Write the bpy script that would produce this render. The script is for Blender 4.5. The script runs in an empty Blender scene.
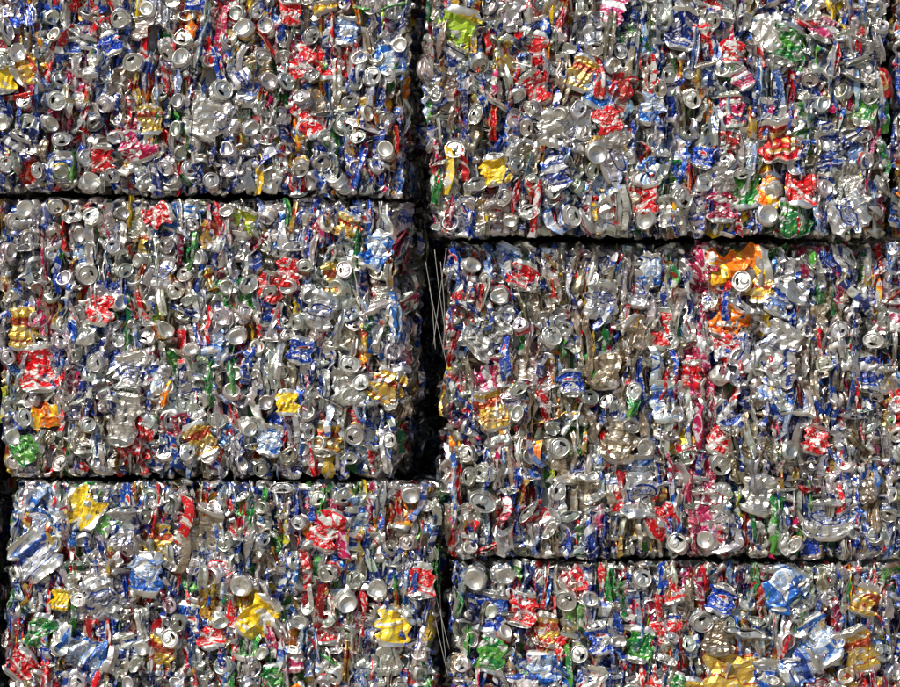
import bpy, math, random, bmesh
import numpy as np
from mathutils import Vector, Matrix

SEED = 47
rng = np.random.default_rng(SEED)
PX = 0.0025
GROUND_PX = 850
def wx(px): return (px-450)*PX
def wz(py): return (GROUND_PX-py)*PX

scene = bpy.context.scene
col = scene.collection

# ------------------------------------------------------------------ materials
class NT:
    def __init__(self, name):
        m = bpy.data.materials.new(name); m.use_nodes = True
        self.m = m; self.t = m.node_tree
        self.t.nodes.clear()
        self.out = self.n('ShaderNodeOutputMaterial')
        self.b = self.n('ShaderNodeBsdfPrincipled')
        self.l(self.b.outputs[0], self.out.inputs[0])
    def n(self, k): return self.t.nodes.new(k)
    def l(self, a, b): self.t.links.new(a, b)
    def math(self, op, a, b=None, c=None):
        nd = self.n('ShaderNodeMath'); nd.operation = op
        for i, v in enumerate((a, b, c)):
            if v is None: continue
            if isinstance(v, (int, float)): nd.inputs[i].default_value = v
            else: self.l(v, nd.inputs[i])
        return nd.outputs[0]
    def mix(self, f, a, b, mode='MIX'):
        nd = self.n('ShaderNodeMix'); nd.data_type = 'RGBA'; nd.blend_type = mode
        for s, v in ((nd.inputs[0], f), (nd.inputs[6], a), (nd.inputs[7], b)):
            if isinstance(v, (int, float)): s.default_value = v
            elif isinstance(v, tuple): s.default_value = (*v, 1)
            else: self.l(v, s)
        return nd.outputs[2]
    def noise(self, vec, scale, detail=2, rough=0.5):
        nd = self.n('ShaderNodeTexNoise')
        nd.inputs['Scale'].default_value = scale
        nd.inputs['Detail'].default_value = detail
        nd.inputs['Roughness'].default_value = rough
        if vec is not None: self.l(vec, nd.inputs['Vector'])
        return nd.outputs[0]
    def comb(self, x, y, z=0.0):
        nd = self.n('ShaderNodeCombineXYZ')
        for i, v in enumerate((x, y, z)):
            if isinstance(v, (int, float)): nd.inputs[i].default_value = v
            else: self.l(v, nd.inputs[i])
        return nd.outputs[0]

SIL = (0.68, 0.67, 0.65)
WHITE = (0.78, 0.78, 0.77)
def can_material(name, base, second, accent, style, metal=0.55, rough=0.33):
    g = NT(name)
    uvn = g.n('ShaderNodeUVMap'); uvn.uv_map = 'UVMap'
    sep = g.n('ShaderNodeSeparateXYZ'); g.l(uvn.outputs[0], sep.inputs[0])
    u, v = sep.outputs[0], sep.outputs[1]
    att = g.n('ShaderNodeAttribute'); att.attribute_name = 'tint'
    geo = g.n('ShaderNodeTexCoord')
    pos = geo.outputs['Object']
    c = base
    if style not in ('bare','ink'):
        uv3 = g.comb(g.math('MULTIPLY', u, 3.0), g.math('MULTIPLY', v, 2.0), g.math('MULTIPLY', att.outputs['Fac'], 9.0))
        n1 = g.noise(uv3, 1.3, 1)
        m1 = g.math('GREATER_THAN', n1, {'ribbon':0.66,'globe':0.60}.get(style, 0.54))
        c = g.mix(m1, base, second)
        if style == 'ribbon':
            s = g.math('SINE', g.math('MULTIPLY', u, 12.566))
            d = g.math('ABSOLUTE', g.math('SUBTRACT', g.math('SUBTRACT', v, 0.36), g.math('MULTIPLY', s, 0.14)))
            c = g.mix(g.math('LESS_THAN', d, 0.032), c, accent)
            d2 = g.math('ABSOLUTE', g.math('SUBTRACT', d, 0.055))
            c = g.mix(g.math('LESS_THAN', d2, 0.006), c, SIL)
        if style == 'globe':
            du = g.math('MULTIPLY', g.math('SUBTRACT', g.math('FRACT', g.math('MULTIPLY', u, 2.0)), 0.5), 103.0)
            dv = g.math('MULTIPLY', g.math('SUBTRACT', v, 0.62), 100.0)
            rr = g.math('SQRT', g.math('ADD', g.math('MULTIPLY', du, du), g.math('MULTIPLY', dv, dv)))
            w = g.math('ADD', dv, g.math('MULTIPLY', g.math('SINE', g.math('MULTIPLY', du, 0.18)), 3.2))
            inner = g.mix(g.math('GREATER_THAN', w, 3.2), WHITE, (0.60, 0.02, 0.03))
            inner = g.mix(g.math('LESS_THAN', w, -3.2), inner, (0.01, 0.06, 0.38))
            c = g.mix(g.math('LESS_THAN', rr, 16.5), c, WHITE)
            c = g.mix(g.math('LESS_THAN', rr, 14.8), c, inner)
        if style == 'oval':
            du = g.math('MULTIPLY', g.math('SUBTRACT', g.math('FRACT', g.math('MULTIPLY', u, 2.0)), 0.5), 2.3)
            dv = g.math('MULTIPLY', g.math('SUBTRACT', v, 0.55), 3.0)
            rr = g.math('SQRT', g.math('ADD', g.math('MULTIPLY', du, du), g.math('MULTIPLY', dv, dv)))
            c = g.mix(g.math('LESS_THAN', rr, 0.72), c, accent)
            c = g.mix(g.math('LESS_THAN', rr, 0.60), c, second)
        if style == 'crest':
            du = g.math('MULTIPLY', g.math('SUBTRACT', g.math('FRACT', g.math('MULTIPLY', u, 2.0)), 0.5), 3.0)
            dv = g.math('MULTIPLY', g.math('SUBTRACT', v, 0.5), 2.0)
            rr = g.math('MAXIMUM', g.math('ABSOLUTE', du), g.math('ADD', g.math('ABSOLUTE', dv), g.math('MULTIPLY', g.math('ABSOLUTE', du), 0.35)))
            c = g.mix(g.math('LESS_THAN', rr, 0.66), c, WHITE)
            c = g.mix(g.math('LESS_THAN', rr, 0.60), c, accent)
            c = g.mix(g.math('LESS_THAN', rr, 0.46), c, base)
            c = g.mix(g.math('LESS_THAN', rr, 0.16), c, accent)
        if style == 'band':
            b = g.math('LESS_THAN', g.math('ABSOLUTE', g.math('SUBTRACT', v, 0.68)), 0.11)
            c = g.mix(b, c, accent)
            b = g.math('LESS_THAN', g.math('ABSOLUTE', g.math('SUBTRACT', v, 0.16)), 0.02)
            c = g.mix(b, c, accent)
        up = g.comb(g.math('MULTIPLY', u, 46.0), g.math('MULTIPLY', v, 26.0), att.outputs['Fac'])
        n2 = g.noise(up, 1.0, 0)
        row = g.math('LESS_THAN', g.math('FRACT', g.math('MULTIPLY', v, 13.0)), 0.62)
        n3 = g.noise(uv3, 2.2, 0)
        pm = g.math('MULTIPLY', g.math('MULTIPLY', g.math('GREATER_THAN', n2, 0.54), row), g.math('GREATER_THAN', n3, 0.56))
        c = g.mix(g.math('MULTIPLY', pm, 0.8), c, accent)
        if style != 'crest':
            uv4 = g.comb(g.math('MULTIPLY', u, 4.0), g.math('MULTIPLY', v, 3.0), g.math('MULTIPLY', att.outputs['Fac'], 17.0))
            n6 = g.noise(uv4, 1.5, 1.5)
            c = g.mix(g.math('GREATER_THAN', n6, 0.61), c, SIL)
        n4 = g.noise(pos, 130.0, 2, 0.6)
        sc = g.math('GREATER_THAN', n4, 0.65)
        c = g.mix(sc, c, (0.58, 0.565, 0.54))
    c = g.mix(1.0, c, att.outputs['Color'], 'MULTIPLY')
    n5 = g.noise(pos, 28.0, 4, 0.65)
    dm = g.n('ShaderNodeMapRange'); g.l(n5, dm.inputs[0])
    dm.inputs[1].default_value = 0.50; dm.inputs[2].default_value = 0.78
    dm.inputs[3].default_value = 0.0; dm.inputs[4].default_value = 0.6
    c = g.mix(dm.outputs[0], c, (0.14, 0.10, 0.06))
    g.l(c, g.b.inputs['Base Color'])
    g.b.inputs['Metallic'].default_value = metal
    rm = g.n('ShaderNodeMapRange'); g.l(n5, rm.inputs[0])
    rm.inputs[1].default_value = 0.3; rm.inputs[2].default_value = 0.75
    rm.inputs[3].default_value = rough-0.07; rm.inputs[4].default_value = rough+0.15
    g.l(rm.outputs[0], g.b.inputs['Roughness'])
    bn = g.noise(pos, 75.0 if style != 'bare' else 55.0, 2.5, 0.5)
    bp = g.n('ShaderNodeBump')
    bp.inputs['Strength'].default_value = 0.65 if style != 'bare' else 0.3
    bp.inputs['Distance'].default_value = 0.003
    g.l(bn, bp.inputs['Height']); g.l(bp.outputs[0], g.b.inputs['Normal'])
    return g.m

MATS = [
 ('end',      can_material('bare_aluminium_can_end', (0.78,0.77,0.735), None, None, 'bare', 0.87, 0.30)),
 ('silver',   can_material('silver_can_blue_print', (0.70,0.695,0.685), (0.60,0.60,0.605), (0.02,0.06,0.36), 'oval', 0.8, 0.30)),
 ('plain',    can_material('silver_can_plain', (0.69,0.665,0.615), (0.76,0.75,0.72), (0.28,0.26,0.24), 'plain', 0.8, 0.31)),
 ('globe',    can_material('blue_cola_can', (0.006,0.05,0.40), (0.012,0.11,0.56), (0.75,0.79,0.85), 'globe', 0.35, 0.30)),
 ('navy',     can_material('navy_can', (0.008,0.024,0.18), (0.02,0.07,0.37), (0.62,0.62,0.64), 'band', 0.4, 0.30)),
 ('red',      can_material('red_cola_can', (0.64,0.008,0.014), (0.48,0.006,0.012), WHITE, 'ribbon', 0.3, 0.30)),
 ('gold',     can_material('gold_can', (0.76,0.50,0.09), (0.68,0.50,0.18), (0.42,0.07,0.03), 'band', 0.7, 0.32)),
 ('green',    can_material('green_soda_can', (0.015,0.22,0.05), (0.10,0.38,0.05), (0.70,0.73,0.64), 'plain', 0.35, 0.30)),
 ('white',    can_material('white_can', (0.72,0.73,0.76), (0.22,0.34,0.66), (0.03,0.09,0.44), 'band', 0.45, 0.33)),
 ('maroon',   can_material('maroon_soda_can', (0.30,0.006,0.04), (0.50,0.012,0.10), (0.66,0.58,0.56), 'oval', 0.35, 0.30)),
 ('orange',   can_material('orange_soda_can', (0.90,0.22,0.008), (0.92,0.55,0.02), (0.65,0.02,0.02), 'plain', 0.25, 0.33)),
 ('yellow',   can_material('yellow_can', (0.88,0.60,0.015), (0.84,0.66,0.08), (0.55,0.28,0.03), 'plain', 0.3, 0.33)),
 ('ltblue',   can_material('light_blue_can', (0.02,0.13,0.50), (0.34,0.47,0.70), WHITE, 'oval', 0.5, 0.30)),
 ('brown',    can_material('tarnished_can', (0.52,0.44,0.33), (0.38,0.31,0.22), (0.24,0.17,0.10), 'plain', 0.8, 0.32)),
 ('pink',     can_material('pink_can', (0.60,0.03,0.16), (0.62,0.22,0.30), WHITE, 'band', 0.35, 0.31)),
 ('sred',     can_material('silver_can_red_print', (0.70,0.69,0.67), (0.62,0.61,0.60), (0.60,0.010,0.018), 'oval', 0.8, 0.30)),
 ('lime',     can_material('lime_and_yellow_can', (0.42,0.62,0.04), (0.85,0.72,0.05), (0.05,0.30,0.05), 'plain', 0.3, 0.31)),
 ('crest',    can_material('red_can_gold_crest', (0.50,0.006,0.012), (0.42,0.005,0.010), (0.66,0.44,0.10), 'crest', 0.35, 0.31)),
 ('inkw',     can_material('white_can_lettering', (0.82,0.82,0.82), None, None, 'ink', 0.1, 0.4)),
 ('inkb',     can_material('blue_can_lettering', (0.02,0.06,0.36), None, None, 'ink', 0.2, 0.4)),
 ('inkr',     can_material('red_can_lettering', (0.55,0.01,0.02), None, None, 'ink', 0.2, 0.4)),
]
MI = {k: i for i, (k, _) in enumerate(MATS)}
DESC = {'silver':'silver','plain':'plain silver','globe':'blue','navy':'navy blue','red':'red and white','gold':'gold',
        'green':'green','white':'white and blue','maroon':'maroon','orange':'orange','yellow':'yellow','ltblue':'light blue',
        'brown':'tarnished brown','pink':'pink','sred':'silver and red','lime':'lime green and yellow','crest':'red and gold'}

# ------------------------------------------------------------------ can template
def template(nu, nb):
    prof = [(4,10.5),(12,9.2),(18.0,6.0),(21.6,1.4),(23.3,-.6),(25.2,-.4),(27,2.2),(30.5,8)]
    tags = ['e']*8
    NB0 = len(prof)
    for i in range(nb+1):
        prof.append((33, 12+96*i/nb)); tags.append('b' if i < nb else 'e')
    prof += [(29.5,114.5),(26.8,118),(27.9,120.6),(26.9,121.6),(25.2,121.0),(24.4,115.6),(22.9,114.6),(21.7,117.8),(18.5,118.0),(13.5,118.0),(8,118.0),(3,118.0)]
    tags += ['e']*12
    K = len(prof)
    th = np.arange(nu)/nu*2*math.pi
    P = []
    for r, z in prof:
        P.append(np.stack([r*np.cos(th), r*np.sin(th), np.full(nu, z)], 1))
    P = np.concatenate(P)
    loops = []; starts = []; tot = []; uv = []; isbody = []
    def add(f, uvs, b):
        starts.append(len(loops)); tot.append(len(f)); loops.extend(f); uv.extend(uvs); isbody.append(b)
    for k in range(K-1):
        r0, z0 = prof[k]; r1, z1 = prof[k+1]
        v0 = (z0-12)/96; v1 = (z1-12)/96
        for j in range(nu):
            if tags[k] == 'e' and k > NB0+nb and 7 < min(r0, r1) and max(r0, r1) < 19:
                a = (j+0.5)/nu*2*math.pi
                if a > math.pi: a -= 2*math.pi
                if abs(a) < 0.75: continue
            j1 = (j+1) % nu
            add([k*nu+j, k*nu+j1, (k+1)*nu+j1, (k+1)*nu+j],
                [(j/nu, v0), ((j+1)/nu, v0), ((j+1)/nu, v1), (j/nu, v1)], tags[k] == 'b')
    add([j for j in range(nu)][::-1], [(0,0)]*nu, False)
    add([(K-1)*nu+j for j in range(nu)], [(0,0)]*nu, False)
    n0 = len(P)
    oct_ = [math.pi/8+i*math.pi/4 for i in range(8)]
    o = np.array([[-7+13*math.cos(a), 8.5*math.sin(a), 120.2] for a in oct_])
    i_ = np.array([[-10+6.5*math.cos(a), 4.8*math.sin(a), 120.2] for a in oct_])
    b_ = o.copy(); b_[:, 2] = 118.6
    P = np.concatenate([P, o, i_, b_])
    for j in range(8):
        j1 = (j+1) % 8
        add([n0+j, n0+j1, n0+8+j1, n0+8+j], [(0,0)]*4, False)
        add([n0+16+j, n0+16+j1, n0+j1, n0+j], [(0,0)]*4, False)
    return dict(P=P, loops=np.array(loops), starts=np.array(starts), uv=np.array(uv, dtype=float), body=np.array(isbody), nu=nu, nb=nb, nb0=NB0)
HI = template(26, 17)
LO = template(16, 12)
def sheet_template(nu, nv):
    P=[(i/(nu-1), j/(nv-1), 0.) for j in range(nv) for i in range(nu)]
    loops=[];uv=[];n=0
    for j in range(nv-1):
        for i in range(nu-1):
            loops += [j*nu+i, j*nu+i+1, (j+1)*nu+i+1, (j+1)*nu+i]
            uv += [(i/(nu-1)*.3, j/(nv-1)), ((i+1)/(nu-1)*.3, j/(nv-1)), ((i+1)/(nu-1)*.3, (j+1)/(nv-1)), (i/(nu-1)*.3, (j+1)/(nv-1))]
            n+=1
    return dict(P=np.array(P), loops=np.array(loops), starts=np.arange(n)*4, uv=np.array(uv,dtype=float), body=np.ones(n,bool))
SH = sheet_template(12, 17)

# lettering printed on the can walls
def text_template(s, width, shear=0.0):
    cu=bpy.data.curves.new('lettering','FONT'); cu.body=s; cu.align_x='CENTER'; cu.align_y='CENTER'; cu.resolution_u=2; cu.shear=shear; cu.offset=.012
    ob=bpy.data.objects.new('lettering',cu); col.objects.link(ob)
    dg=bpy.context.evaluated_depsgraph_get(); me=bpy.data.meshes.new_from_object(ob.evaluated_get(dg))
    bpy.data.objects.remove(ob); bpy.data.curves.remove(cu)
    bm=bmesh.new(); bm.from_mesh(me); bmesh.ops.triangulate(bm,faces=bm.faces)
    w=max(v.co.x for v in bm.verts)-min(v.co.x for v in bm.verts); sc=width/w
    for v in bm.verts: v.co=Vector((v.co.x*sc,v.co.y*sc,0))
    for _ in range(3):
        es=[e for e in bm.edges if e.calc_length()>3.2]
        if es: bmesh.ops.subdivide_edges(bm,edges=es,cuts=1); bmesh.ops.triangulate(bm,faces=[f for f in bm.faces if len(f.verts)>3])
    P=np.array([v.co[:] for v in bm.verts]); bm.verts.index_update()
    loops=[v.index for f in bm.faces for v in f.verts]; n=len(bm.faces); bm.free(); bpy.data.meshes.remove(me)
    return dict(P=P,loops=np.array(loops),starts=np.arange(n)*3,uv=np.zeros((n*3,2)),body=np.ones(n,bool))
TX={'red':(text_template('Coca-Cola',78,.45),'inkw',True),
    'globe':(text_template('PEPSI',36),'inkw','low'),
    'ltblue':(text_template('BUD\nLIGHT',42),'inkw',False),
    'silver':(text_template('Coors\nLIGHT',44,.2),'inkb',False),
    'sred':(text_template('Coors\nLIGHT',44,.2),'inkr',False),
    'white':(text_template('Natural\nLIGHT',46),'inkb',False)}

def sstep(x, a, b):
    t = np.clip((x-a)/(b-a), 0, 1); return t*t*(3-2*t)
def tri(x): return np.abs((x % 2.0)-1.0)*2-1.0
def rot_axis(ax, a): return np.array(Matrix.Rotation(a, 3, ax))

def wrap_text(Q, T, key, c0):
    tt, ink, mode = TX[key]
    P=tt['P']; a,b=P[:,0],P[:,1]
    if mode is True: uu=-b; vv=a
    else: uu=a; vv=b
    voff = 60 + (8 if mode is False else (-26 if mode=='low' else 0)) + (6 if mode is True else 0)
    u=(c0+uu/207.3)%1.0; v=np.clip((vv+voff-12)/96,0,.9999)
    nu,nb=T['nu'],T['nb']; G=Q[T['nb0']*nu:(T['nb0']+1+nb)*nu].reshape(nb+1,nu,3)
    fu=u*nu; iu=np.floor(fu).astype(int)%nu; fu=(fu-np.floor(fu))[:,None]; fv=v*nb; iv=np.floor(fv).astype(int); fv=(fv-iv)[:,None]
    iu1=(iu+1)%nu
    p00,p10,p01,p11=G[iv,iu],G[iv,iu1],G[iv+1,iu],G[iv+1,iu1]
    p=(p00*(1-fu)+p10*fu)*(1-fv)+(p01*(1-fu)+p11*fu)*fv
    n=np.cross(p10-p00,p01-p00); n/=np.linalg.norm(n,axis=1)[:,None]+1e-9
    return p+n*.0007, tt, ink

def make_can(kind, T, size=1.0, roll=None, strength=1.0, face=None, tilt=None):
    P = T['P']; x, y, z = P[:,0].copy(), P[:,1].copy(), P[:,2].copy()
    R = rng
    if kind == 'strip':
        u=x; v=y
        L=R.uniform(55,130); W=R.uniform(10,30); dep=R.uniform(9,28)
        nf=R.choice([.5,1,1.5,2]); ph=R.uniform(0,2)
        Y=dep*(.5+.5*tri(u*nf*2+ph)) + 22*np.abs(u-.5)
        wv=1-.3*R.random()*tri(v*R.uniform(2,4)+R.uniform(0,2))
        X=(u-.5)*W*wv*(1-.5*np.abs(v-.5)*2*R.random())
        Z=(v-.5)*L+ (u-.5)*R.normal(0,8)
        X=X+R.uniform(1,6)*tri(v*R.uniform(1,2.5)+R.uniform(0,2))
        Y=Y+R.uniform(1,5)*tri(v*R.uniform(1,3)+R.uniform(0,2))+24*np.abs(v-.5)**2*2
        Q=np.stack([X,Y,Z],1)
        for i in range(4):
            k=R.normal(size=3);k/=np.linalg.norm(k);d=R.normal(size=3);d/=np.linalg.norm(d)
            Q=Q+(R.uniform(.7,2.3)*tri((Q@k)/R.uniform(14,38)*2+R.uniform(0,2)))[:,None]*d
        Q*=.001*size
        M=rot_axis('Y',R.normal(0,.12) if R.random()<.9 else R.uniform(-1.5,1.5))@rot_axis('X',R.normal(0,.12))@rot_axis('Z',R.normal(0,.4))
        Q=Q@M.T
        return Q-(Q.max(0)+Q.min(0))/2
    bm = sstep(z, 6, 20)*(1-sstep(z, 100, 114))
    if kind == 'puck':
        spin = R.uniform(0, 6.28)
        c = R.uniform(.12, .30)
        zz = np.where(z < 12, z, np.where(z > 108, 12+96*c+(z-108), 12+(z-12)*c))
        th = np.arctan2(y, x)
        w = tri(z/R.uniform(10, 18)+R.uniform(0, 2)+.6*np.sin(2*th+R.uniform(0,6)))
        rs = 1+bm*(.08*w+.12*np.sin(3*th+R.uniform(0,6))*R.uniform(.3,1))-bm*.14
        ov = R.uniform(.66, 1.0)
        x = x*rs*ov; y = y*rs
        x = x+(zz-30)*R.uniform(-.6,.6)
        z = zz-(24+96*c)/2
        endmask = R.uniform(.10,.30) if R.random() < .62 else R.uniform(.4,1.0)
    else:
        t = (z-60)/60
        fm = R.uniform(.04, .14)
        f0, f1 = R.uniform(.10, .5), R.uniform(.10, .5)
        f = np.where(t < 0, fm+(f0-fm)*sstep(-t, .45, .97), fm+(f1-fm)*sstep(t, .45, .97))
        L = R.uniform(.66, 1.0)
        A1 = R.choice([-1, 1])*R.uniform(.1, 1.5); A0 = R.choice([-1, 1])*R.uniform(.1, 1.5)
        tt = np.linspace(-1.03, 1.03, 60)
        al = np.where(tt > 0, A1*sstep(tt, .5, .95), -A0*sstep(-tt, .5, .95)) + R.uniform(-.4,.4)*tt + R.uniform(0,.4)*tri(tt*R.uniform(1,3)+R.uniform(0,2))
        ds = (tt[1]-tt[0])*60*np.where(np.abs(tt) < .8, L, 1.0)
        sx = np.cumsum(np.sin(al)*ds); sz = np.cumsum(np.cos(al)*ds)
        sx -= sx.mean(); sz -= sz.mean()
        a = np.interp(t, tt, al); px = np.interp(t, tt, sx); pz = np.interp(t, tt, sz)
        xf = x*f; y = y*(1+R.uniform(.0,.36)*(1-f))
        y = y*(1+bm*.18*tri(z/R.uniform(14, 30)+R.uniform(0,2)))
        # sideways skew so the flattened outline is not a plain rectangle
        y = y + bm*R.uniform(2,9)*tri(z/R.uniform(30,60)+R.uniform(0,2))
        x = px+xf*np.cos(a); z = pz-xf*np.sin(a)
        endmask = R.uniform(.3, .9)
    mask = (endmask+(1-endmask)*bm)*strength
    Q = np.stack([x, y, z], 1)
    D = np.zeros_like(Q)
    for i in range(8):
        k = R.normal(size=3); k /= np.linalg.norm(k)
        if i < 3: lam = R.uniform(28, 55); amp = R.uniform(2.0, 4.4)
        else: lam = R.uniform(12, 24); amp = R.uniform(.8, 2.0)
        if kind != 'puck' and i in (3, 4, 5, 6): k = np.array([0, 1, .2*R.normal()])
        d = R.normal(size=3); d /= np.linalg.norm(d)
        if kind != 'puck' and i > 2: d = np.array([1.0, .2, .2])
        D += (amp*tri((Q@k)/lam*2+R.uniform(0, 2)))[:, None]*d
    Q = Q+D*mask[:, None]
    Q *= 0.001*size
    if kind == 'puck':
        sp = rot_axis('Z', spin)
        lidf = (R.random() < .55) if face is None else face
        M = np.array([[1,0,0],[0,0,-1],[0,1,0]]) if lidf else np.array([[1,0,0],[0,0,1],[0,-1,0]])
        tl = R.normal(0, .33, 2) if tilt is None else np.array(tilt)
        tl = np.clip(tl, -1.0, 1.0)
        M = rot_axis('X', tl[0])@rot_axis('Z', tl[1])@M@sp
    elif kind == 'flat':
        M = np.array([[0,1,0],[-1,0,0],[0,0,1]])
        if R.random() < .5 and face is None: M = M@rot_axis('Z', math.pi)
        rl = (R.normal(0, .22) if R.random() < .85 else R.uniform(-1.6, 1.6)) if roll is None else roll
        M = rot_axis('Y', rl)@rot_axis('X', R.normal(0, .12))@rot_axis('Z', R.normal(0, .35) if roll is None else R.normal(0,.12))@M
    else:
        M = np.eye(3)
        rl = R.normal(0, .12)
        M = rot_axis('Y', rl)@rot_axis('X', R.normal(0, .2))@rot_axis('Z', R.normal(0, .4)+(math.pi if R.random() < .5 else 0))
    Q = Q@M.T
    return Q-(Q.max(0)+Q.min(0))/2

def build_mesh(name, cans):
    V=[];L=[];S=[];U=[];MIx=[];C=[];SM=[]
    nv=0; nl=0
    for Q, T, mi, tint, uo in cans:
        V.append(Q); L.append(T['loops']+nv); S.append(T['starts']+nl)
        uu = T['uv'].copy(); uu[:,0] += uo; U.append(uu)
        MIx.append(np.where(T['body'], mi, 0)); SM.append(~T['body'])
        cc = np.ones((len(Q),4)); cc[:,:3] = tint; C.append(cc)
        nv += len(Q); nl += len(T['loops'])
    V=np.concatenate(V); L=np.concatenate(L); S=np.concatenate(S); U=np.concatenate(U)
    MIx=np.concatenate(MIx); C=np.concatenate(C); SM=np.concatenate(SM)
    me = bpy.data.meshes.new(name)
    me.vertices.add(len(V)); me.loops.add(len(L)); me.polygons.add(len(S))
    me.vertices.foreach_set('co', V.astype(np.float32).ravel())
    me.loops.foreach_set('vertex_index', L.astype(np.int32))
    me.polygons.foreach_set('loop_start', S.astype(np.int32))
    used = sorted(set(MIx.tolist()))
    for m in used: me.materials.append(MATS[m][1])
    lut = np.zeros(len(MATS), dtype=np.int32)
    for i,m in enumerate(used): lut[m]=i
    me.polygons.foreach_set('material_index', lut[MIx])
    me.polygons.foreach_set('use_smooth', SM)
    ul = me.uv_layers.new(name='UVMap'); ul.data.foreach_set('uv', U.astype(np.float32).ravel())
    ca = me.color_attributes.new('tint', 'FLOAT_COLOR', 'POINT'); ca.data.foreach_set('color', C.astype(np.float32).ravel())
    me.update(calc_edges=True)
    return me

# ------------------------------------------------------------------ core
def core_material():
    g = NT('compressed_aluminium_core')
    tc = g.n('ShaderNodeTexCoord')
    mp = g.n('ShaderNodeMapping'); mp.inputs['Scale'].default_value = (55, 55, 15)
    g.l(tc.outputs['Object'], mp.inputs[0])
    vo = g.n('ShaderNodeTexVoronoi'); vo.inputs['Scale'].default_value = 1.0
    g.l(mp.outputs[0], vo.inputs['Vector'])
    cr = g.n('ShaderNodeValToRGB'); cr.color_ramp.interpolation = 'CONSTANT'
    sep = g.n('ShaderNodeSeparateColor'); g.l(vo.outputs['Color'], sep.inputs[0]); g.l(sep.outputs[0], cr.inputs[0])
    els = cr.color_ramp.elements
    cols = [(0,(0.3,0.3,0.3)),(.4,(0.01,0.04,0.2)),(.55,(0.4,0.4,0.4)),(.75,(0.3,0.01,0.01)),(.83,(0.35,0.25,0.06)),(.9,(0.03,0.14,0.03))]
    els[0].position=0; els[0].color=(*cols[0][1],1); els[1].position=.4; els[1].color=(*cols[1][1],1)
    for p,c in cols[2:]:
        e=els.new(p); e.color=(*c,1)
    g.l(cr.outputs[0], g.b.inputs['Base Color'])
    g.b.inputs['Metallic'].default_value=.6; g.b.inputs['Roughness'].default_value=.4
    n = g.noise(mp.outputs[0], 1.2, 4, .6)
    bp=g.n('ShaderNodeBump'); bp.inputs['Strength'].default_value=1; bp.inputs['Distance'].default_value=.01
    g.l(n,bp.inputs['Height']); g.l(bp.outputs[0], g.b.inputs['Normal'])
    return g.m
CORE = core_material()

def bulge(y): return np.sin(np.clip(y/1.0,0,1)*math.pi)
def core_mesh(w, d, h, slope=(0,0), step=0.03):
    V=[];F=[]
    def face(o,a,b,la,lb):
        na=max(2,int(la/step)); nb=max(2,int(lb/step)); s=len(V)
        for i in range(na+1):
            for j in range(nb+1):
                V.append(o+a*(la*i/na)+b*(lb*j/nb))
        for i in range(na):
            for j in range(nb):
                p=s+i*(nb+1)+j; F.append((p,p+nb+1,p+nb+2,p+1))
    X,Y,Z=np.eye(3); o=np.array([-w/2,0,0.])
    face(o,X,Z,w,h); face(o+Y*d,Z,X,h,w)
    face(o,Z,Y,h,d); face(o+X*w,Y,Z,d,h)
    face(o,Y,X,d,w); face(o+Z*h,X,Y,w,d)
    V=np.array(V)
    b=bulge(V[:,1])
    V[:,0]+=b*np.where(V[:,0]>0,slope[1]*V[:,0]/(w/2),slope[0]*V[:,0]/(w/2))
    D=np.zeros_like(V)
    r=np.random.default_rng(3)
    for i in range(9):
        k=r.normal(size=3); k[2]*=.5; lam=r.uniform(.03,.12)
        dd=r.normal(size=3); D+=(tri((V@k)/lam)*.0035)[:,None]*dd
    V=V+D
    me=bpy.data.meshes.new('core'); me.from_pydata(V.tolist(),[],F); me.materials.append(CORE); me.update()
    return me

# ------------------------------------------------------------------ wires
wg = NT('galvanised_baling_wire')
wg.b.inputs['Metallic'].default_value=.4; wg.b.inputs['Roughness'].default_value=.4
nn = wg.noise(None, 40, 2)
cc_ = wg.mix(nn, (0.62,0.61,0.58), (0.40,0.36,0.31)); wg.l(cc_, wg.b.inputs['Base Color'])
def tube(name, pts, r=0.0007):
    pts=[Vector(p) for p in pts]
    out=[]
    n=len(pts)
    for i in range(n-1):
        p0=pts[max(i-1,0)];p1=pts[i];p2=pts[i+1];p3=pts[min(i+2,n-1)]
        for s in range(6):
            t=s/6
            out.append(.5*((2*p1)+(p2-p0)*t+(2*p0-5*p1+4*p2-p3)*t*t+(3*p1-p0-3*p2+p3)*t**3))
    out.append(pts[-1])
    V=[];F=[];m=6
    for i,p in enumerate(out):
        d=(out[min(i+1,len(out)-1)]-out[max(i-1,0)]).normalized()
        a=d.orthogonal().normalized(); b=d.cross(a)
        for j in range(m):
            an=j/m*6.2832; V.append(p+a*(r*math.cos(an))+b*(r*math.sin(an)))
    for i in range(len(out)-1):
        for j in range(m):
            F.append((i*m+j,i*m+(j+1)%m,(i+1)*m+(j+1)%m,(i+1)*m+j))
    F.append(tuple(range(m))[::-1]); F.append(tuple((len(out)-1)*m+j for j in range(m)))
    me=bpy.data.meshes.new(name); me.from_pydata([tuple(v) for v in V],[],F); me.materials.append(wg.m)
    for p in me.polygons: p.use_smooth=True
    me.update(); return me

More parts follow.
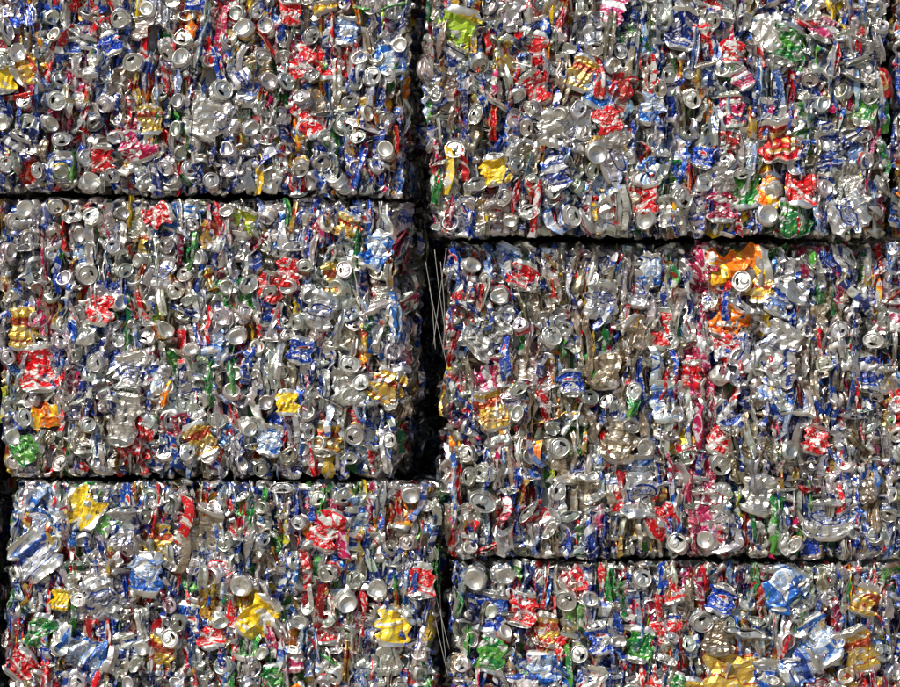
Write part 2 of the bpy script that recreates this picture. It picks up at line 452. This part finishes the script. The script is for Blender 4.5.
# ------------------------------------------------------------------ bales
BASEW = dict(silver=13,plain=13,globe=12,navy=12,red=8.5,gold=5.5,green=5,white=6,maroon=4,orange=1.3,yellow=1.8,ltblue=9,brown=9,pink=.8,sred=7,lime=.6,crest=1.5)
def pick(mods, xpx, kind='flat'):
    w = dict(BASEW)
    for k,v in mods.items():
        if k in w: w[k]*=v
    if kind=='strip':
        for k in ('globe','navy','red','green','gold','ltblue','maroon'): w[k]*=1.4
    else:
        for k in ('globe','red','green','gold'): w[k]*=.8
    if 'bands' in mods:
        for (a,b,k,m) in mods['bands']:
            if a <= xpx <= b: w[k]*=m
    ks=list(w); p=np.array([w[k] for k in ks]); p/=p.sum()
    return ks[rng.choice(len(ks), p=p)]
def tint():
    v = rng.uniform(.60,1.15); h = rng.normal(0,.035,3)
    return np.clip(v*(1+h),0,1.15)

def make_bale(x0,x1,y0,y1,yf,rot,label,mods,heroes=(),sides=('R',),depth=1.0,wires=(),fill=None,nind=100,eR=None,eL=None,slope=(0,0)):
    W=(x1-x0)*PX; H=(y1-y0)*PX
    cx=wx((x0+x1)/2); zb=wz(y1)
    root=bpy.data.objects.new('aluminum_can_bale',None); root.empty_display_size=.2
    root.location=(cx,yf,zb); root.rotation_euler=(0,rot,0); col.objects.link(root)
    root['label']=label; root['category']='scrap bale'; root['group']='stacked bales of crushed aluminum cans'
    def child(name,me,loc=(0,0,0)):
        o=bpy.data.objects.new(name,me); o.location=loc; o.parent=root; col.objects.link(o); return o
    ins=.042
    child('compressed_core',core_mesh(W-2*.045,depth-ins,H-2*.022,slope),(0,ins,.022))
    fx0,fx1,fy0,fy1 = fill if fill else (x0,x1,max(y0,-70),min(y1,755))
    lx=lambda px:(px-(x0+x1)/2)*PX
    lz=lambda py:(y1-py)*PX
    pr=rng.uniform(0,6,6)
    ridge=mods.get('ridge',.004)
    def edge(tab,z,s):
        py=y1-z/PX
        o=np.interp(py,[a for a,b in tab],[b for a,b in tab])*PX if tab else 0
        return o+.006*math.sin(z*38+pr[0]+s)+.005*math.sin(z*91+pr[1]*s)
    X0,X1,Z0,Z1=lx(fx0),lx(fx1),lz(fy1),lz(fy0)
    cans=[]
    hp=[(lx(h[0]),lz(h[1]),(.036 if h[3]=='flat' else .030)*h[4]) for h in heroes]
    def under(x,z):
        return any((x-a)**2+(z-b)**2<r*r for a,b,r in hp)
    def put(kind,x,z,key,front,T,size=1.0,score=0,side=None,hero=False,**kw):
        if not hero and side is None and under(x,z): front+=.024
        Q=make_can(kind,T,size=size,**kw)
        if side:
            Q=Q@rot_axis('Z',math.pi/2 if side=='R' else -math.pi/2).T
        mx=Q.max(0); mn=Q.min(0)
        j=rng.uniform(-.006,.014)
        if side is None:
            xl=-W/2+edge(eL,z,1)-mn[0]-j; xr=W/2+edge(eR,z,2)-mx[0]+j
            x=min(max(x,xl),xr)
            wv=.003*math.sin(x*13+pr[4])+.002*math.sin(x*41+pr[5])
            j2=rng.uniform(-.003,.006)
            z=min(max(z,-mn[2]-j2+wv),H-mx[2]+j2+wv)
            ex=max(0,1-min(x-xl+.02,xr-x+.02)/.03); ez=max(0,1-min(z+mn[2],H-z-mx[2])/.02)
            y=front-mn[1]+.005*min(ex,1)+.004*min(ez,1)
            y+=.003*math.sin(x*23+pr[2])*math.sin(z*17+pr[3])
            if not hero: y+=ridge*float(tri(x/.021+.5*math.sin(z*7+pr[1])+.3*math.sin(z*19+pr[2])))
            c=np.array([x,y,z])
        else:
            z=min(max(z,-mn[2]),H-mx[2])
            if side=='R': xx=W/2+edge(eR,z,2)-front-mx[0]+slope[1]*float(bulge(x))
            else: xx=-W/2+edge(eL,z,1)+front-mn[0]-slope[0]*float(bulge(x))
            c=np.array([xx,x,z])
        uo=rng.uniform(); ex_=None
        if kind=='flat' and T is HI and key in TX:
            if rng.random()<(.5 if hero else .3):
                uo=.25; ex_=[wrap_text(Q,T,key,c0) for c0 in (0.0,.5)]
        if key=='crest': uo=.25
        cans.append((Q,T,MI[key],tint() if not hero else np.full(3,rng.uniform(.85,1.1)),uo,c,score,key,ex_))
    sx,sz=.0225,.080
    nx=int((X1-X0)/sx); nz=int((Z1-Z0)/sz)+1
    for i in range(nx+1):
        off=rng.uniform(0,sz)
        for k in range(nz+1):
            z=Z0+k*sz+off-sz/2+rng.normal(0,.01)
            x=X0+i*sx+rng.normal(0,.004)+.012*math.sin(z*9+pr[0]+i*.25)
            key=pick(mods,450+((cx+x)/PX),'strip')
            put('edge',x,z,key,rng.uniform(-.007,.011),LO,rng.uniform(.9,1.1),score=0)
    area=(X1-X0)*(Z1-Z0)
    for _ in range(int(area*mods.get('strips',520))):
        x=rng.uniform(X0,X1); z=rng.uniform(Z0,Z1)
        key='end' if rng.random()<.12 else pick(mods,450+((cx+x)/PX),'strip')
        put('strip',x,z,key,rng.uniform(-.010,.005),SH,rng.uniform(.8,1.15))
    def scatter(n,md):
        pts=[(a,b) for a,b,_ in hp]; out=[]; tries=0
        while len(out)<n and tries<n*40:
            tries+=1
            p=(rng.uniform(X0+.02,X1-.02),rng.uniform(Z0+.02,Z1-.02))
            if all((p[0]-q[0])**2+(p[1]-q[1])**2>md*md for q in pts): pts.append(p); out.append(p)
        return out
    def inframe(x,z):
        px=450+(cx+x)/PX; py=y1-z/PX
        return 0<px<900 and 0<py<687
    for x,z in scatter(int(area*mods.get('flats',150)),.044):
        key=pick(mods,450+((cx+x)/PX))
        put('flat',x,z,key,rng.uniform(-.007,.006),HI,rng.uniform(.75,1.08),score=(1+rng.uniform(0,.5))*inframe(x,z))
    for x,z in scatter(int(area*mods.get('pucks',105)),.041):
        key=pick(mods,450+((cx+x)/PX))
        put('puck',x,z,key,rng.uniform(-.013,.0),HI,rng.uniform(.68,.84),score=(1.2+rng.uniform(0,.5))*inframe(x,z))
    for h in heroes:
        hx,hy,key,kind,size=h[:5]; roll=h[5] if len(h)>5 else None
        kw={}; size*=.95 if kind=='flat' else .84
        if kind=='flat': kw=dict(roll=math.radians(roll) if roll is not None else rng.normal(0,.2),strength=1.25)
        if kind=='puck': kw=dict(tilt=rng.normal(0,.2,2))
        put(kind,lx(hx),lz(hy),key,-.014 if size<1.1 else -.018,HI,size,score=9,hero=True,**kw)
    for s in sides:
        for _ in range(int(.5*(Z1-Z0)*280)):
            z=rng.uniform(Z0,Z1); yy=rng.uniform(.03,.52)
            kd=rng.choice(['flat','edge','puck','strip'],p=[.4,.3,.15,.15])
            put(str(kd),yy,z,pick(mods,0),rng.uniform(-.012,.016),SH if kd=='strip' else LO,rng.uniform(.85,1.05),side=str(s))
    order=sorted(range(len(cans)),key=lambda i:-cans[i][6])
    ind=[i for i in order if cans[i][6]>0][:nind]
    si=set(ind)
    for i in ind:
        Q,T,mi,t,uo,c,sc,key,ex_=cans[i]
        lst=[(Q,T,mi,t,uo)]
        if ex_: lst+=[(q,tt,MI[ink],t,0) for q,tt,ink in ex_]
        o=child('crushed_can',build_mesh('crushed_can',lst),tuple(c))
        o['label']='crushed %s aluminum can'%DESC[key]
    rest=[]
    for j,(Q,T,mi,t,uo,c,sc,key,ex_) in enumerate(cans):
        if j in si: continue
        rest.append((Q+c,T,mi,t,uo))
        if ex_: rest+=[(q+c,tt,MI[ink],t,0) for q,tt,ink in ex_]
    if rest:
        o=child('crushed_cans',build_mesh('crushed_cans',rest)); o['kind']='stuff'
    for w in wires:
        child('baling_wire',tube('baling_wire',[(lx(a),b,lz(c)) for a,b,c in w]))
    return root

F='flat';P_='puck'
make_bale(-12,406,-95,194.5,-.015,math.radians(.6),'bale of pressed silver and blue cans with many round can ends',
  dict(silver=1.3,plain=1.3,navy=1.2,gold=1.5,brown=1.3,pucks=195,flats=110),
  [(28,70,'gold',F,1.0,50),(48,125,'navy',P_,1.0),(62,140,'globe',P_,1.0),(103,160,'red',F,.8,5),(310,115,'red',F,1.0,-30),(244,30,'gold',P_,1.0),
   (135,65,'plain',P_,1.1),(165,50,'silver',P_,1.05),(220,90,'plain',P_,1.1),(120,20,'ltblue',P_,1.0),(370,75,'navy',P_,1),(300,165,'gold',P_,1.05),
   (90,185,'silver',P_,1.05),(180,60,'plain',P_,1.1),(385,150,'brown',P_,1.0),(290,12,'red',F,.7,0),(205,120,'plain',F,1.2,20),(340,180,'plain',P_,1.1),
   (4,80,'yellow',F,.8,0),(150,120,'gold',F,.8,0),(12,150,'navy',F,1,30),(110,45,'globe',F,.7,-20),(345,30,'ltblue',F,.8,10)],
  sides=('R','L'),eR=[(-90,4),(30,2),(120,-2),(194,-6)],slope=(0,.04))
make_bale(-3,400,199,478,.0,math.radians(.35),'bale of mostly silver crushed cans with gold can at its edge',
  dict(silver=1.8,plain=2.1,globe=.7,navy=.9,red=.7,sred=1.2,pucks=185,flats=120),
  [(38,368,'red',F,1.15,-5),(45,418,'orange',F,.8,80),(26,452,'green',F,.95,60),(100,309,'red',F,.85,10),(388,385,'gold',F,1.1,20),(287,402,'yellow',F,.8,3),
   (162,331,'orange',P_,1.0),(355,432,'gold',P_,1.05),(287,272,'red',F,.75,10),(244,222,'lime',F,.9,20),(156,208,'red',F,.8,70),(248,285,'plain',P_,1.15),
   (70,215,'silver',P_,1.0),(85,275,'plain',P_,1.1),(235,335,'plain',P_,1.05),(350,365,'plain',P_,1.15),(288,287,'red',P_,.95),(190,455,'silver',P_,1.1),
   (20,420,'globe',P_,1.0),(300,350,'globe',F,.8,10),(375,250,'ltblue',F,1.0,30),(320,310,'silver',F,1.1,15),(200,440,'gold',F,.9,-25),(25,212,'silver',P_,1),
   (130,370,'silver',F,1.1,-10),(270,440,'ltblue',F,.8,10),(345,225,'gold',F,.8,20),(125,420,'plain',F,1.2,10)],
  sides=('R','L'),eR=[(200,0),(300,4),(400,3),(450,-4),(477,-9)],eL=[(200,0),(400,0),(440,8),(477,14)],slope=(0,.055))
make_bale(7,437,482,832,.0,math.radians(.2),'bale of multicoloured crushed cans with yellow and gold cans',
  dict(red=1.5,globe=1.1,gold=1.4,green=1.4,silver=.9,pucks=140,orange=2,yellow=1.6,white=1.3),
  [(82,508,'yellow',F,1.3,-50),(30,555,'white',F,1.4,-40),(258,618,'yellow',F,1.2,40),(393,625,'yellow',F,1.2,5),(78,655,'ltblue',F,1.5,-55),(40,632,'green',F,.9,15),
   (325,530,'red',F,1.0,20),(210,635,'red',F,.9,-10),(242,585,'silver',P_,1.15),(345,600,'plain',P_,1.1),(375,590,'plain',P_,1.1),(340,500,'silver',P_,1.05),
   (410,488,'silver',P_,1.0),(170,640,'plain',P_,1.05),(330,570,'red',P_,1.0),(145,575,'ltblue',F,1.1,10),(200,530,'brown',F,1.2,20),(420,580,'red',F,.9,0),
   (100,600,'silver',F,1.3,-20),(290,660,'pink',F,.8,10),(125,530,'silver',F,1.2,0),(20,665,'red',F,.9,40),(245,505,'green',F,.7,-30),(60,600,'yellow',F,.6,10)],
  sides=('R','L'),eR=[(483,-2),(520,2),(600,0),(687,-4)],eL=[(483,8),(560,0),(687,-3)],slope=(0,.02))
make_bale(427,885,-85,237,-.05,math.radians(.25),'bale of pressed cans with red, blue and gold labels',
  dict(navy=1.4,red=1.2,gold=1.2,brown=1.5,globe=.9,pucks=105,flats=155,strips=620,ridge=.008),
  [(457,35,'lime',F,1.3,15),(496,172,'yellow',F,.85,-12),(641,195,'red',F,1.05,-8),(778,140,'crest',F,1.5,-4),(785,45,'green',F,1.0,20),(742,190,'green',F,1.0,-8),
   (596,150,'gold',P_,1.15),(800,190,'red',F,1.0,10),(606,122,'red',F,.9,-20),(700,158,'globe',F,.75,15),(535,90,'red',F,.9,-35),(645,218,'silver',P_,1.15),
   (475,115,'silver',P_,1.1),(475,188,'plain',P_,1.1),(600,215,'plain',F,1.1,70),(688,100,'plain',P_,1.0),(730,55,'red',F,.8,0),(820,30,'pink',F,.8,20),
   (555,130,'plain',F,1.1,10),(700,185,'silver',P_,1.0),(765,215,'plain',P_,1.1),(530,215,'silver',P_,1.1),(845,215,'silver',F,1.2,60),(568,218,'white',P_,1.1),
   (650,110,'ltblue',F,.9,10),(580,75,'gold',F,.9,20),(860,60,'silver',F,1.2,20),(850,180,'plain',F,1.3,-10),(740,80,'pink',F,.6,-30),(680,30,'navy',F,1.0,10),
   (450,60,'navy',F,.9,30),(720,205,'maroon',F,.9,0),(555,175,'navy',F,.9,-20),(680,195,'plain',P_,1.1),(456,150,'navy',P_,1.1)],
  sides=('L','R'),eL=[(-85,0),(100,-3),(170,2),(236,16)],slope=(.02,0))
make_bale(449,912,243,559,.0,math.radians(.1),'bale of folded cans in silver, magenta and orange with vertical creases',
  dict(maroon=1.4,brown=2.6,navy=1.1,globe=.7,ltblue=.8,plain=1.3,gold=1.2,pucks=75,flats=155,strips=660,ridge=.009,bands=[(540,660,'brown',2.6),(683,714,'maroon',16),(683,714,'pink',8),(445,520,'ltblue',1.8),(445,510,'red',1.8)]),
  [(738,258,'orange',F,1.5,80),(742,283,'yellow',P_,1.15),(730,322,'orange',F,1.25,30),(722,344,'red',F,.9,-50),(893,315,'pink',F,1.1,0),(487,337,'silver',F,1.4,50),(483,500,'brown',P_,1.5),
   (775,352,'silver',F,1.5,30),(722,440,'red',F,.95,30),(492,408,'gold',F,1.0,-20),(570,383,'globe',F,.75,0),(868,372,'navy',F,1.0,0),(705,512,'pink',F,1.1,-4),
   (550,340,'silver',P_,1.1),(470,265,'plain',P_,1.0),(500,295,'red',P_,1.0),(720,375,'plain',P_,1.0),(720,462,'silver',P_,1.15),(558,450,'silver',P_,1.05),
   (557,490,'plain',P_,1.0),(700,257,'maroon',F,1.1,60),(785,545,'plain',P_,1.1),(678,543,'silver',P_,1.1),(708,545,'silver',P_,1.0),(760,495,'plain',F,1.2,20),
   (835,260,'navy',F,1.0,70),(875,340,'silver',P_,1.15),(515,555,'silver',F,1.1,75),(640,495,'silver',F,1.1,0),(690,375,'red',F,.7,0),(800,280,'silver',F,1.3,40),
   (830,520,'silver',F,1.2,0),(485,380,'pink',F,.9,75),(795,545,'gold',P_,1.0),(540,520,'red',F,1.0,-50),(585,500,'brown',F,1.3,5),(780,300,'white',F,1.0,30),(620,440,'brown',F,1.2,5),
   (600,300,'silver',F,1.1,5),(760,290,'gold',F,.8,0),(815,440,'red',F,.8,15),(650,270,'ltblue',F,.8,5),(522,275,'red',F,.9,20),(605,370,'brown',F,1.1,0)],
  sides=('L',),eL=[(244,2),(330,0),(460,-2),(520,-6),(558,0)],slope=(.02,0),
  wires=[[(434,.0,250),(440,-.01,300),(449,-.02,356)],[(446,.02,248),(440,.01,290),(433,.0,345)],[(429,.01,288),(437,.0,325),(449,-.01,375)],[(425,.03,262),(431,.02,300),(435,.01,350)],[(440,.0,262),(444,-.01,310),(443,-.01,352)]])
make_bale(452,915,563,838,.01,math.radians(.15),'bale of brightly coloured crushed cans in red, blue and green',
  dict(globe=1.2,ltblue=1.5,red=1.4,green=1.5,gold=1.4,silver=.8,plain=.8,pucks=100,flats=155,strips=620,ridge=.007),
  [(474,580,'plain',P_,1.25),(502,578,'silver',P_,1.1),(565,602,'plain',P_,1.2),(740,664,'gold',F,1.7,10),(522,610,'red',F,.9,10),(865,600,'gold',F,.9,20),
   (575,582,'red',F,.9,60),(640,582,'plain',P_,1.0),(700,620,'silver',P_,1.15),(785,590,'ltblue',F,1.2,50),(820,640,'ltblue',F,1.2,-30),(545,630,'gold',F,.9,10),
   (640,645,'green',F,.9,10),(600,640,'globe',F,.8,-20),(720,600,'globe',F,.8,20),(490,655,'green',F,.9,10),(670,590,'red',F,.9,-20),(860,650,'gold',F,1.2,-20),
   (660,675,'red',F,1.0,20),(540,670,'ltblue',F,1.1,0),(800,670,'white',F,1.2,60),(590,600,'silver',P_,1.0)],
  sides=('L',),slope=(.02,0),wires=[[(424,.01,553),(436,.0,600),(449,-.01,650)],[(439,.02,562),(440,.01,610),(446,.0,665)],[(430,.02,596),(437,.01,632),(448,.0,678)]])
make_bale(891,1350,-80,237,-.03,0,'bale of pressed silver cans standing close beside another bale',
  dict(silver=1.5,plain=1.4),[(893,120,'plain',F,1.0,0),(894,30,'white',F,1.0,10)],sides=('L',),fill=(891,985,-70,237),nind=20)
make_bale(-480,-24,-90,200,-.06,0,'unseen bale of crushed cans added to shade the left gap',dict(),[],sides=(),fill=(-110,-24,-70,200),nind=0)  # left column out of view, added and set forward to shadow the left gap
make_bale(-478,-22,206,500,-.05,0,'unseen bale of crushed cans added to shade the left gap',dict(),[],sides=('R',),fill=(-110,-22,206,500),nind=0)
make_bale(-480,-12,506,838,-.04,0,'unseen bale of crushed cans added to shade the left gap',dict(),[],sides=('R',),fill=(-110,-12,506,755),nind=0)

for (a,b) in [(-330,165),(170,640),(645,1150)]:
    for (c,d) in [(-90,150),(156,420),(426,838)]:
        mid=a==170
        make_bale(a,b,c,d,1.12,0,'bale of crushed cans standing in shade behind others',
          dict(strips=300),[],sides=(),depth=.9,fill=(350,500,max(c,-60),min(d,755)) if mid else (a,a+60,c,c+100),nind=25 if mid else 0)
for (c,d) in [(-60,60),(66,290),(296,560),(566,838)]:
    make_bale(-100,400,c,d,2.1,0,'bale of crushed cans standing in shade behind others',dict(strips=200),[],sides=(),depth=.9,fill=(340,400,max(c,0),min(d,700)),nind=0)
    make_bale(405,950,c,d,2.1,0,'bale of crushed cans standing in shade behind others',dict(strips=200),[],sides=(),depth=.9,fill=(405,470,max(c,0),min(d,700)),nind=0)

# ------------------------------------------------------------------ ground
g=NT('dusty_concrete_yard')
tc=g.n('ShaderNodeTexCoord'); n=g.noise(tc.outputs['Object'],1.5,6,.6); n2=g.noise(tc.outputs['Object'],30,4,.6)
c=g.mix(n,(0.22,0.19,0.15),(0.31,0.275,0.225)); c=g.mix(g.math('MULTIPLY',n2,.4),c,(0.11,0.095,0.075))
g.l(c,g.b.inputs['Base Color']); g.b.inputs['Roughness'].default_value=.9
bp=g.n('ShaderNodeBump'); bp.inputs['Strength'].default_value=.4; bp.inputs['Distance'].default_value=.01; g.l(n2,bp.inputs['Height']); g.l(bp.outputs[0],g.b.inputs['Normal'])
S=300
me=bpy.data.meshes.new('ground'); me.from_pydata([(-S,-S,0),(S,-S,0),(S,S,0),(-S,S,0)],[],[(0,1,2,3)]); me.materials.append(g.m)
o=bpy.data.objects.new('ground',me); o['kind']='structure'; o['label']='dusty concrete yard under the bales'; o['category']='ground'; col.objects.link(o)

# ------------------------------------------------------------------ light
D=Vector((-.53,-.72,.85)).normalized()
sun=bpy.data.lights.new('sun','SUN'); sun.energy=5.0; sun.angle=math.radians(.5); sun.color=(1,.95,.855)
so=bpy.data.objects.new('sun',sun); so.rotation_euler=D.to_track_quat('Z','Y').to_euler(); so.location=(-5,-6,8); col.objects.link(so)
w=bpy.data.worlds.new('World'); scene.world=w; w.use_nodes=True
bg=w.node_tree.nodes['Background']; sk=w.node_tree.nodes.new('ShaderNodeTexSky'); sk.sky_type='NISHITA'; sk.sun_disc=False
sk.sun_elevation=math.asin(D.z); sk.sun_rotation=math.atan2(D.x,D.y)
w.node_tree.links.new(sk.outputs[0],bg.inputs[0]); bg.inputs[1].default_value=.062
scene.view_settings.view_transform='Standard'; scene.view_settings.look='None'; scene.view_settings.exposure=0

cam=bpy.data.cameras.new('camera'); cam.sensor_width=36; dist=7.0; cam.lens=36*dist/(900*PX); cam.clip_end=1000
co=bpy.data.objects.new('camera',cam); co.location=(0,-dist,wz(343.5)); co.rotation_euler=(math.radians(90),0,0); col.objects.link(co)
scene.camera=co
